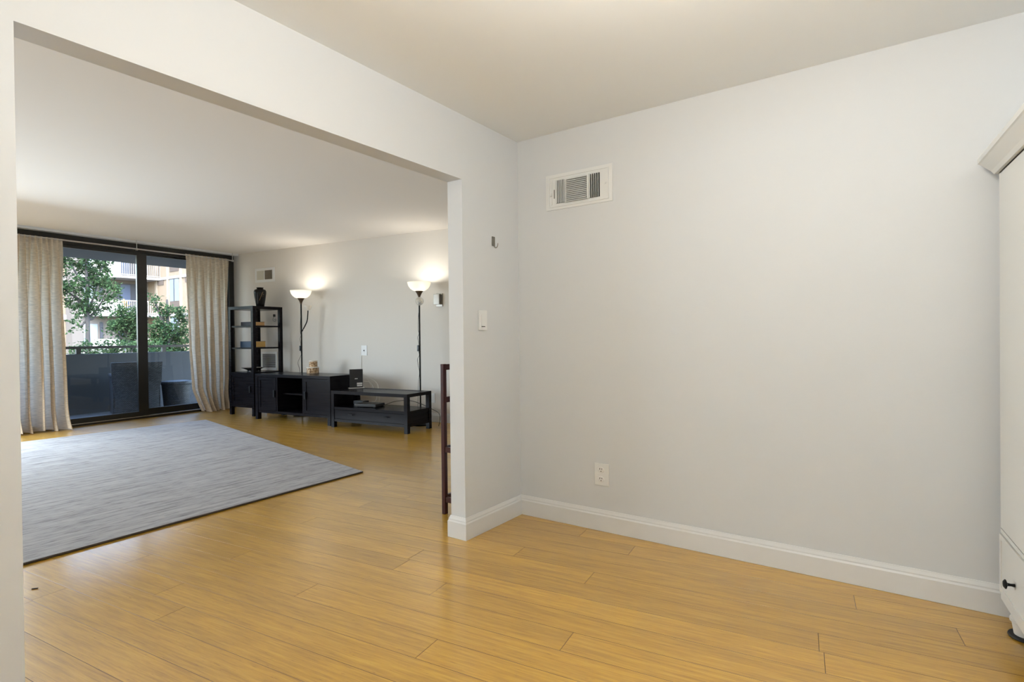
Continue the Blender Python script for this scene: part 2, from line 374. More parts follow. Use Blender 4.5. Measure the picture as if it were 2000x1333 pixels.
# ------------------------------------------------------------------ window_1: sliding balcony door (local x = into room, -y = along wall)
win = bpy.data.objects.new('window_1', None); COL.objects.link(win); win.location = W0; win.rotation_euler.z = RW; struct(win)
mb = MB()
mb.box((-.10, -3.72, 2.485), (.02, -.02, 2.6125)); mb.box((-.10, -.114, .0), (.02, -.02, 2.49)); mb.box((-.10, -3.72, 0), (.02, -3.6, 2.49))
mb.box((-.10, -3.6, 0), (.02, -.1, .028))
mb.build('window_frame', M['frame'], win)
mb = MB(); mb.box((.0, -3.6, .0281), (.019, -.114, .036)); mb.build('threshold', M['chrome'], win)
mb = MB()       # left sash (nearer the room)
mb.box((-.030, -1.55, .0365), (.008, -1.415, 2.484)); mb.box((-.03, -3.6, .0365), (.008, -1.55, .108)); mb.box((-.03, -3.6, 2.44), (.008, -1.55, 2.484)); mb.box((-.03, -3.6, .108), (.008, -3.5, 2.44))
mb.build('sash', M['frame'], win)
MB().box((-.014, -3.5, .108), (-.008, -1.55, 2.44)).build('pane', M['glass'], win)
mb = MB()
mb.box((-.08, -1.50, .0365), (-.042, -1.40, 2.484)); mb.box((-.08, -1.40, .0365), (-.042, -.114, .135)); mb.box((-.08, -1.40, 2.46), (-.042, -.114, 2.484)); mb.box((-.08, -.16, .135), (-.042, -.114, 2.46))
mb.build('sash', M['frame'], win)
MB().box((-.064, -1.40, .135), (-.058, -.16, 2.46)).build('pane', M['glass'], win)

# curtain rod
rod = thing('curtain_rod', 'thin silver curtain rod hung from the ceiling in front of balcony door', 'curtain rod', G(.15, 1.8, 2.513), RW)
mb = MB(); mb.tube([(0, -1.72, 0), (0, 1.70, 0)], .011, 12); mb.build('rod', M['chrome'], rod, True)
for dd in (.126, 1.615, 3.3):
    mb = MB(); mb.tube([(0, 1.8-dd, -.016), (0, 1.8-dd, HL-2.513)], .006, 10); mb.tube([(0, 1.8-dd-.012, -.004), (0, 1.8-dd+.012, -.004)], .018, 14); mb.build('bracket', M['chrome'], rod, True)

# curtains
def curtain(name, label, dR, dL, zt, folds, seed, pool, flips):
    """dR(t), dL(t): right and left edge along the wall at height fraction t from top to hem"""
    rnd = random.Random(seed); ph = [rnd.uniform(0, 6.28) for _ in range(8)]
    NS, NT = 220, 70; o = thing(name, label, 'curtain', G(.15, 0, 0), RW)
    vs, fs = [], []
    for j in range(NT+1):
        t = j/NT; z = zt*(1-t) + .008*t
        for i in range(NS+1):
            s = i/NS
            ws = s + .016*sin(6.28*2.3*s+ph[0]) + .012*t*sin(6.28*1.4*s+ph[1])
            d = dR(t)*(1-ws) + dL(t)*ws
            hi = sin(6.28*folds*ws + ph[2]) ; lo = sin(6.28*folds*.52*ws + ph[3] + .5*sin(3*t)); lo2 = sin(6.28*folds*.27*ws+ph[4])
            k = min(1, t/.55)
            amp = (.034*hi*(1-.62*k) + (.080*lo*abs(lo)**.3 + .040*lo2)*k)*min(1, .35+t*9)
            crease = .007*sin(6.28*folds*2.1*ws+ph[5])*max(0, 1-t*7)
            n = amp + crease
            d += .038*cos(6.28*folds*.52*ws+ph[3]+.5*sin(3*t))*k + .010*cos(6.28*folds*ws+ph[2])*(1-.5*k)*min(1, .2+t*6)
            zz = z
            if t > .86:
                q = (t-.86)/.14; n += pool*q*q*(.6+.5*sin(6.28*1.7*s+ph[6])); zz += .022*q*q*max(0, sin(6.28*2.6*s+ph[7]))
            n = max(n + flips(s, t), -.115)
            vs.append((n, -d, zz))
    for j in range(NT):
        for i in range(NS):
            a = j*(NS+1)+i; fs.append((a, a+1, a+NS+2, a+NS+1))
    me = bpy.data.meshes.new('cloth'); me.from_pydata(vs, [], fs)
    c = link('cloth', me, M['linen'], o, True)
    # folded hem at the leading edge and the rod pocket
    return o
lerp = lambda t, pts: next(p0[1]+(p1[1]-p0[1])*(t-p0[0])/(p1[0]-p0[0]) for p0, p1 in zip(pts, pts[1:]) if t <= p1[0]+1e-9)
curtain('curtain', 'beige linen curtain drawn to window side next to black shelf tower', lambda t: lerp(t, [(0, .185), (.8, .20), (1, .24)]), lambda t: lerp(t, [(0, .925), (.6, .90), (.85, .85), (1, .70)]), 2.532, 11, 3, .07, lambda s, t: 0)
curtain('curtain', 'grey-beige linen curtain hanging next to the opening wall edge, pooled at floor', lambda t: lerp(t, [(0, 2.51), (.5, 2.50), (1, 2.46)]), lambda t: lerp(t, [(0, 3.13), (1, 3.16)]), 2.525, 11, 8, .10,
        lambda s, t: -.10*math.exp(-((s-.70)/.06)**2)*min(1, t*1.6))

# ------------------------------------------------------------------ dining room fittings
# supply register on the right wall
v = thing('air_vent', 'white louvered air register high on the right dining wall', 'vent', (.447, 0, 1.957))
h = .219; mb = MB()
mb.box((-.227, -.006, 0), (.227, -.0005, h)); mb.box((-.205, -.012, .016), (.205, -.006, .022)); mb.box((-.205, -.012, h-.022), (.205, -.006, h-.016))
mb.box((-.205, -.012, .022), (-.199, -.006, h-.022)); mb.box((.199, -.012, .022), (.205, -.006, h-.022)); mb.build('face_plate', M['vent'], v)
mb = MB()
for x0, x1 in ((-.152, -.09), (-.08, .064), (.077, .146)): mb.box((x0, -.0072, .036), (x1, -.0061, h-.040))
mb.build('duct_opening', M['slot'], v)
mb = MB()
for i in range(13):
    z = .040 + i*.0112
    mb.box((-.081, -.009, -.0012), (.065, .006, .0012), Matrix.Translation((0, -.0145, z)) @ Matrix.Rotation(radians(38), 4, 'X'))
mb.box((-.0895, -.0135, .034), (-.079, -.0072, h-.038)); mb.box((.064, -.0135, .034), (.077, -.0072, h-.038)); mb.build('centre_louvers', M['vent'], v)
for nm, xs, ang in (('side_louvers', [-.146+.0125*i for i in range(5)], 52), ('side_louvers', [.084+.0135*i for i in range(5)], 40)):
    mb = MB()
    for x_ in xs: mb.box((-.0011, -.0075, .036), (.0011, .0075, h-.04), Matrix.Translation((x_, -.0145, 0)) @ Matrix.Rotation(radians(ang), 4, 'Z'))
    mb.build(nm, M['vent'], v)
mb = MB(); mb.box((-.19, -.011, .03), (-.181, -.006, .19)); mb.box((-.192, -.021, .085), (-.180, -.006, .105), bev=.002); mb.build('damper_lever', M['vent'], v)
mb = MB(); mb.lathe([(0, 0), (.008, 0), (.008, .004), (0, .005)], 16, Matrix.Translation((.181, -.006, .112)) @ Matrix.Rotation(pi/2, 4, 'X')); mb.build('screw', M['vent'], v)
MB().box((-.168, -.0075, .07), (-.164, -.006, .125)).build('lever_slot', M['slot'], v)
# duplex outlet
o = thing('power_outlet', 'white duplex power outlet low on the right dining wall', 'outlet', (.5875, 0, .336))
mb = MB(); mb.box((-.047, -.006, -.066), (.047, -.0005, .066), bev=.002); mb.build('cover_plate', M['white'], o)
for dz in (.028, -.028):
    mb = MB(); mb.lathe([(0, .0032), (.019, .0032), (.021, .001), (.021, 0), (0, 0)], 24, Matrix.Translation((-.004, -.006, dz)) @ Matrix.Rotation(pi/2, 4, 'X') @ Matrix.Scale(.82, 4, (0, 1, 0))); s_ = mb.build('socket', M['white'], o, True)
    mb = MB(); mb.box((-.012, -.0098, dz+.001), (-.009, -.0091, dz+.011)); mb.box((.001, -.0098, dz+.002), (.004, -.0091, dz+.010)); mb.lathe([(0, 0), (.003, 0), (.003, .0007), (0, .0007)], 10, Matrix.Translation((-.003, -.0091, dz-.008)) @ Matrix.Rotation(pi/2, 4, 'X')); mb.build('slots', M['slot'], s_)
# rocker switch and adhesive hook on the opening wall (wall plane x = 0)
o = thing('light_switch', 'white rocker light switch on the short wall by the opening', 'switch', (0, -.391, 1.265), 0)
mb = MB(); mb.box((.0005, -.0385, -.06), (.006, .0385, .06), bev=.002); mb.build('cover_plate', M['white'], o)
mb = MB(); mb.box((.006, -.017, -.034), (.0085, .017, .034)); mb.build('rocker', M['white'], o); MB().box((.006, -.017, -.0395), (.0075, .017, -.0355)).build('dimmer_slot', M['slot'], o)
o = thing('wall_hook', 'small brushed metal adhesive hook on the short wall below ceiling', 'hook', (0, -.279, 1.752), 0)
mb = MB(); mb.box((.0005, -.013, -.028), (.009, .013, .030), bev=.004); mb.build('back_plate', M['nickel'], o, True)
mb = MB(); mb.tube(smooth_path([(.006, .006, -.024), (.012, .006, -.036), (.022, .008, -.038), (.028, .011, -.028), (.029, .013, -.012)]), .0028, 8); mb.build('prong', M['nickel'], o, True)

# ------------------------------------------------------------------ wardrobe at the right
wd = thing('wardrobe', 'tall cream wardrobe with cornice and round feet against the right side', 'wardrobe', (2.362, -.125, 0), radians(4.5))
WW, WDp = 1.18, .53       # width runs along -y, depth +x
mb = MB(); mb.box((.02, -WW, .125), (WDp, 0, 1.80)); mb.build('carcass', M['wardrobe'], wd)
mb = MB(); mb.box((.001, -WW, .115), (.0195, 0, .142)); mb.box((.001, -WW, .375), (.0195, 0, .392)); mb.build('front_rail', M['wardrobe'], wd)
# cornice with flared moulding
mb = MB(); prof = [(0, 1.785), (.012, 1.785), (.02, 1.80), (.05, 1.838), (.055, 1.842), (.055, 1.862), (0, 1.862)]
ring = lambda q, z: [(-q, q, z), (-q, -WW-q, z), (WDp, -WW-q, z), (WDp, q, z)]
prev = None
for q, z in prof:
    cur = [mb.bm.verts.new(p) for p in ring(q, z)]
    if prev:
        for i in range(4): mb.bm.faces.new((prev[i], prev[(i+1) % 4], cur[(i+1) % 4], cur[i]))
    prev = cur
mb.bm.faces.new(prev); mb.build('cornice', M['wardrobe'], wd)
for y0, y1 in ((-WW/2+.002, -.003), (-WW+.003, -WW/2-.002)):
    mb = MB(); mb.box((0, y0, .396), (.019, y1, 1.78), bev=.002); mb.build('door', M['wardrobe'], wd)
mb = MB(); mb.box((0, -WW+.003, .145), (.019, -.003, .372), bev=.002)
for q in ((-.004, -WW+.003, .145, 0, -.003, .165), (-.004, -WW+.003, .352, 0, -.003, .372), (-.004, -.023, .165, 0, -.003, .352)): mb.box(q[:3], q[3:])
dr = mb.build('drawer', M['wardrobe'], wd)
for yk in (-.205, -.95):
    mb = MB(); mb.lathe([(0, .034), (.010, .033), (.0165, .028), (.0165, .025), (.006, .021), (.0045, .012), (.006, 0), (0, 0)], 20, Matrix.Translation((-.0005, yk, .245)) @ Matrix.Rotation(-pi/2, 4, 'Y')); mb.build('knob', M['blackm'], dr, True)
for fx, fy in ((.06, -.06), (.06, -WW+.06), (WDp-.06, -.06), (WDp-.06, -WW+.06)):
    mb = MB(); mb.lathe([(0, .124), (.038, .124), (.042, .075), (.046, .07), (.046, .06), (.040, .055), (.034, .012), (0, .012)], 24, Matrix.Translation((fx, fy, 0))); f_ = mb.build('foot', M['wardrobe'], wd, True)
    mb = MB(); mb.lathe([(0, .0115), (.05, .0115), (.052, .006), (.05, .001), (0, .001)], 24, Matrix.Translation((fx, fy, 0))); mb.build('floor_pad', M['rubber'], f_, True)

# ------------------------------------------------------------------ rug
ra, rb_, rc, rd = (-1.764, .154), (-6.161, .966), (-6.30, -3.0), (-1.66, -3.6)
rug = thing('rug', 'large grey streaked woven rug on the living room floor', 'rug', (-4.0, -1.0, 0), 0)
o = MB().prism([(p[0]+4.0, p[1]+1.0) for p in (ra, rb_, rc, rd)], .002, .014).build('pile', M['rug'], rug)
mb = MB(); q = [Vector((p[0]+4, p[1]+1, .0075)) for p in (ra, rb_, rc, rd)]
for A, B in zip(q, q[1:]+q[:1]): mb.tube([A, B], .0065, 6)
mb.build('binding', M['rugedge'], rug)

# ------------------------------------------------------------------ black furniture set (local x along the front, y towards the wall)
FY = .115
def lbox(par, name, m, *bx, bev=0, smooth=False):
    mb = MB()
    for b in bx: mb.box(b[:3], b[3:], bev=bev)
    return mb.build(name, m, par)
def panel_door(par, x0, x1, z0, z1, y, handle_x):
    mb = MB(); f = .042
    mb.box((x0, y, z0), (x0+f, y+.018, z1)); mb.box((x1-f, y, z0), (x1, y+.018, z1)); mb.box((x0+f, y, z0), (x1-f, y+.018, z0+f)); mb.box((x0+f, y, z1-f), (x1-f, y+.018, z1))
    mb.box((x0+f, y+.009, z0+f), (x1-f, y+.018, z1-f)); d = mb.build('door', M['espresso'], par)
    zc = (z0+z1)/2 + .01
    lbox(d, 'handle', M['blackm'], (handle_x-.016, y-.018, zc-.05, handle_x+.016, y-.010, zc+.05), (handle_x-.006, y-.010, zc-.03, handle_x+.006, y, zc+.03), bev=.001)
# shelf tower
TW, TD, TH = .584, .531, 1.677
tw = thing('shelf_tower', 'tall black open shelf tower with lower cupboard beside curtain', 'shelf', (-6.511, 1.498, 0), FY)
for x_ in (0, TW-.05):
    for y_ in (0, TD-.05): lbox(tw, 'post', M['espresso'], (x_, y_, 0, x_+.05, y_+.05, TH-.046))
lbox(tw, 'top', M['espresso'], (0, 0, TH-.045, TW, TD, TH))
for z_ in (1.379, 1.044): lbox(tw, 'shelf_board', M['espresso'], (.012, .012, z_-.022, TW-.012, TD-.012, z_))
for o in [c for c in tw.children if c.name.startswith('shelf_board')]: pass
lbox(tw, 'cupboard', M['espresso'], (.0505, .02, .125, TW-.0505, TD-.02, .145), (.0505, .02, .64, TW-.0505, TD-.02, .664), (.0505, .004, .125, TW-.0505, .02, .17), (.0505, .004, .625, TW-.0505, .02, .664),
     (.012, .0505, .125, .03, TD-.0505, .664), (TW-.03, .0505, .125, TW-.012, TD-.0505, .664), (.0505, TD-.02, .125, TW-.0505, TD-.006, .664))
panel_door(tw, .054, TW-.054, .173, .622, .006, TW-.09)
# media console
CW, CDp, CH = 1.521, .497, .663
cn = thing('media_console', 'low wide black console with two doors beside shelf tower', 'console', (-5.670, 1.437, 0), FY)
lbox(cn, 'top', M['espresso'], (0, 0, CH-.042, CW, CDp, CH), bev=.002)
for x_ in (0, CW-.055):
    for y_ in (0, CDp-.055): lbox(cn, 'leg', M['espresso'], (x_, y_, 0, x_+.055, y_+.055, CH-.0425))
B0, B1 = .31*CW, .645*CW
lbox(cn, 'carcass', M['espresso'], (.0555, .008, .10, CW-.0555, CDp-.01, .135), (.012, .0555, .10, .03, CDp-.0555, CH-.0425), (CW-.03, .0555, .10, CW-.012, CDp-.0555, CH-.0425), (.0555, CDp-.022, .135, CW-.0555, CDp-.01, CH-.0425),
     (B0-.028, .008, .135, B0, CDp-.022, CH-.0425), (B1, .008, .135, B1+.028, CDp-.022, CH-.0425))
lbox(cn, 'inner_shelf', M['espresso'], (B0+.0005, .10, .372, B1-.0005, CDp-.023, .392))
panel_door(cn, .060, B0-.031, .139, CH-.046, .006, B0-.060)
panel_door(cn, B1+.031, CW-.060, .139, CH-.046, .006, B1+.062)
# coffee table
KW, KD, KH = 1.275, .485, .482
cf = thing('coffee_table', 'low black coffee table with open shelf and drawer along the wall', 'table', (-4.082, 1.566, 0), FY)
for x_ in (0, KW-.052):
    for y_ in (0, KD-.052): lbox(cf, 'leg', M['espresso'], (x_, y_, 0, x_+.052, y_+.052, KH-.0425))
lbox(cf, 'top', M['espresso'], (0, 0, KH-.042, KW, .06, KH), (0, KD-.06, KH-.042, KW, KD, KH), (0, .06, KH-.042, .06, KD-.06, KH), (KW-.06, .06, KH-.042, KW, KD-.06, KH), (.06, .06, KH-.022, KW-.06, KD-.06, KH-.004))
lbox(cf, 'shelf', M['espresso'], (.0525, .004, .236, KW-.0525, KD-.004, .270), (.004, .0525, .236, .0525, KD-.0525, .270), (KW-.0525, .0525, .236, KW-.004, KD-.0525, .270))
lbox(cf, 'apron', M['espresso'], (.0525, .006, .078, KW-.0525, .03, .112), (.010, .0525, .078, .03, KD-.0525, .2355), (KW-.03, .0525, .112, KW-.010, KD-.0525, .2355), (KW-.034, .0525, .078, KW-.006, KD-.0525, .1115), (.0525, KD-.03, .078, KW-.0525, KD-.012, .2355))
d_ = lbox(cf, 'drawer', M['espresso'], (.056, .008, .116, KW-.056, .026, .232), (.08, .026, .118, KW-.08, KD-.04, .125))
for x_ in (.28*KW, .735*KW): lbox(d_, 'handle', M['blackm'], (x_-.04, -.020, .176, x_+.04, -.012, .190), (x_-.012, -.012, .178, x_+.012, .008, .188), bev=.001)
# things on and in the furniture
def on(par, x, y, z):
    c, s = cos(FY), sin(FY); return Vector((par.location.x + c*x - s*y, par.location.y + s*x + c*y, z))
vz = thing('vase', 'black lacquered vase with gold sprig on top of shelf tower', 'vase', on(tw, .40, .27, TH+.0005))
mb = MB(); mb.lathe([(0, 0), (.056, 0), (.060, .012), (.066, .05), (.082, .15), (.090, .215), (.090, .245), (.078, .268), (.052, .278), (.046, .286), (.052, .300), (.054, .303), (.046, .303), (.040, .286), (.045, .275), (0, .27)], 40); mb.build('body', M['vase'], vz, True)
def vr(z): return .0575 + (.0905-.0575)*min(1, max(0, (z-.01)/.21))
mb = MB(); da = math.atan2(-2.98-1.8, 2.03+6.1)
def sprig(pts, r):
    mb.tube(smooth_path([((vr(z)+.001)*cos(da+a), (vr(z)+.001)*sin(da+a), z) for a, z in pts], 4), r, 6)
sprig([(-.15, .10), (.05, .14), (.25, .18), (.4, .22)], .0022); sprig([(.1, .15), (.5, .16)], .0016)
for a, z in ((-.15, .10), (.0, .125), (.12, .16), (.45, .225), (.5, .16), (.62, .19), (.3, .20)):
    mb.lathe([(0, -.006), (.006, -.003), (.007, 0), (.006, .003), (0, .006)], 10, Matrix.Translation(((vr(z)-.004)*cos(da+a), (vr(z)-.004)*sin(da+a), z)))
mb.build('gold_sprig', M['gold'], vz, True)
def book(label, x, y, z, w, d, h, cover, page):
    b = thing('book', label, 'book', on(tw, x, y, z+.0005), FY)
    lbox(b, 'cover', cover, (0, 0, 0, w, d, .004), (0, 0, h-.004, w, d, h), (0, 0, .004, w, .006, h-.004), bev=.0008)
    lbox(b, 'pages', page, (.004, .0062, .0042, w-.003, d-.004, h-.0042))
book('dark grey covered book lying on upper shelf of black tower', .16, .10, 1.379, .30, .20, .062, M['greybook'], M['tanpage'])
book('thick blue book with golden page edges on middle shelf of tower', .14, .10, 1.044, .31, .22, .095, M['bluebook'], M['yelpage'])
ds = thing('dish', 'dark wide footed dish on the cupboard top of the tower', 'dish', on(tw, .30, .20, .6645))
mb = MB(); mb.lathe([(0, 0), (.085, 0), (.085, .018), (.075, .022), (.12, .042), (.165, .060), (.168, .064), (.160, .064), (.11, .050), (0, .044)], 40); mb.build('bowl', M['dish'], ds, True)
mb = MB(); mb.lathe([(.10, .0500), (.155, .0645), (.150, .0655), (.10, .052)], 40, close=True); mb.build('glazed_rim', M['dishin'], ds, True)
def barkbox(label, p, r, h):
    b = thing('bark_box', label, 'box', p, FY, 'round bark boxes on the console')
    mb = MB(); mb.lathe([(0, 0), (r*.985, 0), (r, .004), (r, h*.82), (0, h*.82)], 36); mb.build('body', M['bark'], b, True)
    mb = MB(); mb.lathe([(0, h*.821), (r*1.03, h*.821), (r*1.03, h*.97), (r*.98, h), (0, h)], 36); mb.build('lid', M['barkwhite'], b, True)
bp_ = LW(2.335, .42, CH+.0005)
barkbox('wider round birch bark box standing directly on the console top', bp_, .086, .092)
barkbox('smaller round birch bark box stacked on top of another bark box', bp_ + Vector((.012, .0, .0925)), .058, .094)
# router on the coffee table
rt = thing('router', 'upright black router with white labels on left end of coffee table', 'router', (-4.185, 2.06, KH+.0005) if False else on(cf, .09, .37, KH+.0005), radians(58))
mb = MB(); mb.box((-.088, -.018, .012), (.088, .018, .262), bev=.006); mb.build('housing', M['black'], rt)
mb = MB(); mb.box((-.105, -.05, 0), (.105, .05, .010), bev=.003); mb.build('stand', M['chrome'], rt)
mb = MB()
for i, (x_, w_) in enumerate(((-.016, .007), (-.008, .004), (-.002, .008), (.008, .006), (.016, .004))): mb.box((x_-w_/2, -.0192, .128 if i % 2 else .126), (x_+w_/2, -.0182, .138))
mb.build('logo', M['label'], rt)
mb = MB(); mb.box((.008, -.0192, .050), (.078, -.0182, .076)); mb.box((.008, -.0192, .028), (.078, -.0182, .044)); s_ = mb.build('sticker', M['label'], rt)
mb = MB()
for i in range(12): mb.box((.012+i*.0053, -.0199, .053), (.0135+i*.0053+(i % 3)*.0007, -.01925, .064))
mb.build('barcode', M['slot'], s_)
rt['label'] = 'upright black router with white stickers on left end of coffee table'
# cable box on the shelf of the table
cb_ = thing('cable_box', 'flat black media box on open shelf of the coffee table', 'electronics', on(cf, .47, .22, .2705), FY+.18)
mb = MB(); mb.box((-.16, -.11, .006), (.16, .11, .042), bev=.006)
mb.build('case', M['black'], cb_)
for x_ in (-.13, .13):
    for y_ in (-.09, .09): lbox(cb_, 'foot', M['rubber'], (x_-.012, y_-.012, 0, x_+.012, y_+.012, .0058))
cb2 = thing('cable_box', 'smaller black box behind the flat media box on table shelf', 'electronics', on(cf, .185, .36, .2705), FY)
mb = MB(); mb.box((-.09, -.055, 0), (.09, .055, .05), bev=.006); mb.build('case', M['black'], cb2)

# ------------------------------------------------------------------ floor lamps
def floor_lamp(label, p, arm_dir, cordside, watts=8.5):
    l = thing('floor_lamp', label, 'lamp', p, 0, 'uplighter floor lamps')
    mb = MB(); mb.lathe([(0, 0), (.125, 0), (.128, .006), (.12, .02), (.03, .032), (.014, .036), (0, .036)], 36); mb.build('base', M['blackm'], l, True)
    mb = MB(); mb.tube([(0, 0, .034), (0, 0, 1.70)], .0105, 12); mb.build('pole', M['blackm'], l, True)
    mb = MB(); mb.lathe([(.010, 1.70), (.013, 1.702), (.018, 1.725), (.032, 1.755), (.052, 1.785), (.054, 1.79), (0, 1.79)], 30); mb.build('cup', M['bronze'], l, True)
    mb = MB(); prof = [(.050, 1.788), (.085, 1.797), (.118, 1.822), (.141, 1.855), (.152, 1.890), (.155, 1.905)]
    mb.lathe(prof + [(r-.004, z+.001) for r, z in prof[::-1]], 44, close=True); mb.build('shade', M['shade'], l, True)
    ld = bpy.data.lights.new('bulb', 'POINT'); ld.energy = watts; ld.shadow_soft_size = .045; ld.color = (1, .93, .82) if watts < 50 else (1, .945, .84)
    lo = bpy.data.objects.new('bulb_light', ld); COL.objects.link(lo); lo.parent = l; lo.location = (0, 0, 1.855)
    ax = Vector(arm_dir)
    hd = Vector((ax.x*.105, ax.y*.105, 1.60))
    ar = MB().tube(smooth_path([(0, 0, 1.27), Vector((ax.x*.03, ax.y*.03, 1.32)), Vector((ax.x*.085, ax.y*.085, 1.43)), Vector((ax.x*.10, ax.y*.10, 1.53)), hd]), .008, 10).build('reading_arm', M['blackm'], l, True)
    mb = MB(); tilt = Matrix.Translation(hd) @ Matrix.Rotation(.0, 4, 'X')
    if cordside > 0: tilt = Matrix.Translation(hd + Vector((0, 0, .035))) @ Vector((ax.x, ax.y, .25)).to_track_quat('Z', 'Y').to_matrix().to_4x4() @ Matrix.Translation((0, 0, -.03))
    mb.lathe([(.014, 0), (.034, .014), (.050, .042), (.055, .075), (.053, .075), (.048, .043), (.032, .017), (.012, .004)], 30, tilt, close=True); g_ = mb.build('reading_shade', M['clear'], ar, True)
    mb = MB(); mb.lathe([(0, .0), (.016, .002), (.012, .02), (.020, .04), (.018, .055), (0, .066)], 20, tilt); mb.build('reading_bulb', M['white'], ar, True)
    # cord with inline switch
    t = Vector((-LX.x, -LX.y, 0))
    mb = MB()
    mb.tube(smooth_path([t*.012 + Vector((0, 0, 1.50)), t*.02 + Vector((0, 0, 1.40)), t*.022 + Vector((0, 0, 1.28)), t*.012 + Vector((0, 0, 1.22)), t*.032 + Vector((0, 0, 1.17)), t*.018 + Vector((0, 0, 1.10)), t*.025 + Vector((0, 0, 1.06))]), .003, 6)
    mb.tube(smooth_path([t*.02 + Vector((0, 0, .99)), t*.012 + Vector((0, 0, .93)), t*.04 + Vector((0, 0, .88)), t*(.085 if cordside < 0 else .03) + Vector((0, 0, .80)), t*(.05 if cordside < 0 else .012) + Vector((0, 0, .70)), t*.03 + Vector((0, 0, .55)), t*.05 + Vector((0, 0, .2)), t*.10 + Vector((0, 0, .028))]), .003, 6)
    cd_ = mb.build('cord', M['black'], l, True)
    mb = MB(); c0 = t*.024 + Vector((0, 0, 0)); mb.box((c0.x-.013, c0.y-.013, .985), (c0.x+.013, c0.y+.013, 1.065), bev=.006); mb.build('inline_switch', M['black'], cd_, True)
    return l
CAMR = Vector((.819, .574, 0))
floor_lamp('lit uplighter floor lamp behind console beside the shelf tower', LW(1.955, .285), CAMR, -1)
floor_lamp('lit uplighter floor lamp behind coffee table near wall sconce', LW(4.195, .292), Vector((.72, -.69, 0)), 1)
floor_lamp('added uplighter floor lamp out of view, brightening the dining room', Vector((2.45, -4.1, 0)), CAMR, -1, 112)  # unseen lamp added to lift the dining room ceiling and walls

# ------------------------------------------------------------------ lamp wall fittings (local x along wall, -y into room)
o = thing('air_vent', 'white air vent high on far wall above black vase', 'vent', LW(.795, 0, 2.24), RT)
lbox(o, 'face_plate', M['vent'], (-.24, -.012, -.118, .24, -.0005, .118), bev=.003)
lbox(o, 'duct_opening', M['slot'], (.012, -.0132, -.075, .185, -.0122, .075))
mb = MB()
for i in range(12): mb.box((-.002, -.003, -.0012), (.0, .003, .0012)) if False else mb.box((.012, -.020, -.072+i*.0125), (.185, -.0133, -.0665+i*.0125))
for i in range(9): mb.box((.014+i*.021, -.021, -.075), (.017+i*.021, -.0133, .075))
mb.build('louvers', mat('tan louvers', (.26, .22, .17, 1), .6), o)
lbox(o, 'damper_panel', mat('cream damper panel', (.58, .56, .48, 1), .5), (-.19, -.015, -.075, -.018, -.0122, .075))
o = thing('return_grille', 'white slatted return grille low on far wall behind shelf tower', 'grille', LW(.87, 0, .81), RT)
lbox(o, 'grille_frame', M['vent'], (-.20, -.014, -.15, -.165, -.0005, .15), (.165, -.014, -.15, .20, -.0005, .15), (-.165, -.014, .115, .165, -.0005, .15), (-.165, -.014, -.15, .165, -.0005, -.115))
lbox(o, 'duct_opening', M['slot'], (-.165, -.003, -.115, .165, -.0005, .115))
mb = MB()
for i in range(13): mb.box((-.165, -.009, -.001), (.165, .005, .001), Matrix.Translation((0, -.009, -.105+i*.0175)) @ Matrix.Rotation(radians(-32), 4, 'X'))
mb.build('slats', M['vent'], o)
o = thing('cable_outlet', 'white cable jack plate on far wall above black router', 'outlet', LW(2.95, 0, .985), RT)
lbox(o, 'cover_plate', M['white'], (-.055, -.007, -.075, .055, -.0005, .075), bev=.002); mb = MB(); mb.lathe([(0, 0), (.010, 0), (.009, .006), (0, .006)], 14, Matrix.Translation((0, -.007, 0)) @ Matrix.Rotation(pi/2, 4, 'X')); mb.build('jack', M['slot'], o)
o = thing('power_outlet', 'white power outlet on far wall behind end of coffee table', 'outlet', LW(4.175, 0, .33), RT)
lbox(o, 'cover_plate', M['white'], (-.05, -.007, -.065, .05, -.0005, .065), bev=.002)
for dz in (.027, -.027): lbox(o, 'socket', M['white'], (-.016, -.009, dz-.017, .016, -.0072, dz+.017), bev=.002)
o = thing('wall_sconce', 'small brushed nickel wall sconce right of the tall lamp', 'sconce', LW(4.315, 0, 1.685), RT)
lbox(o, 'back_plate', M['nickel'], (-.045, -.012, -.095, .058, -.0005, .085), bev=.002)
mb = MB(); mb.box((-.058, -.060, -.068), (.040, -.0125, .075), bev=.006); mb.build('shade', M['nickel'], o)
o = thing('coiled_cord', 'small black plug with dangling cord on far wall behind tower', 'cord', LW(1.02, 0, 1.55), RT)
mb = MB(); mb.box((-.014, -.03, -.012), (.014, -.0005, .03), bev=.005); mb.build('plug', M['black'], o)
mb = MB(); mb.tube(smooth_path([(0, -.02, -.012), (-.03, -.015, -.04), (-.035, -.012, -.075), (0, -.014, -.09), (.035, -.012, -.075), (.03, -.012, -.05), (.0, -.012, -.06)]), .0025, 6); mb.build('cord', M['black'], o, True)
# cables
def cab(name, label, pts, r, m): return tag(MB().tube(smooth_path(pts), r, 6).build(name, m, None, True), label, 'cable')
cab('wire', 'thin white wire running down wall from cable jack plate', [LW(2.90, .005, .91), LW(2.895, .005, .80), LW(2.90, .005, .68), LW(2.97, .008, .60), LW(3.05, .012, .52), LW(3.10, .02, .44)], .003, M['cable'])
cab('wire', 'white wire looping from router down behind the coffee table', [on(cf, .135, .47, .57), on(cf, .16, .52, .565), on(cf, .20, .545, .54), on(cf, .24, .55, .46), on(cf, .30, .54, .36), on(cf, .38, .42, .31), on(cf, .40, .34, .318)], .003, M['cable'])
cab('wire', 'white wire bowing out right behind coffee table edge', [on(cf, .14, .48, .61), on(cf, .18, .54, .61), on(cf, .27, .575, .545), on(cf, .31, .57, .45), on(cf, .34, .55, .35), on(cf, .43, .44, .30), on(cf, .46, .345, .318)], .003, M['cable'])
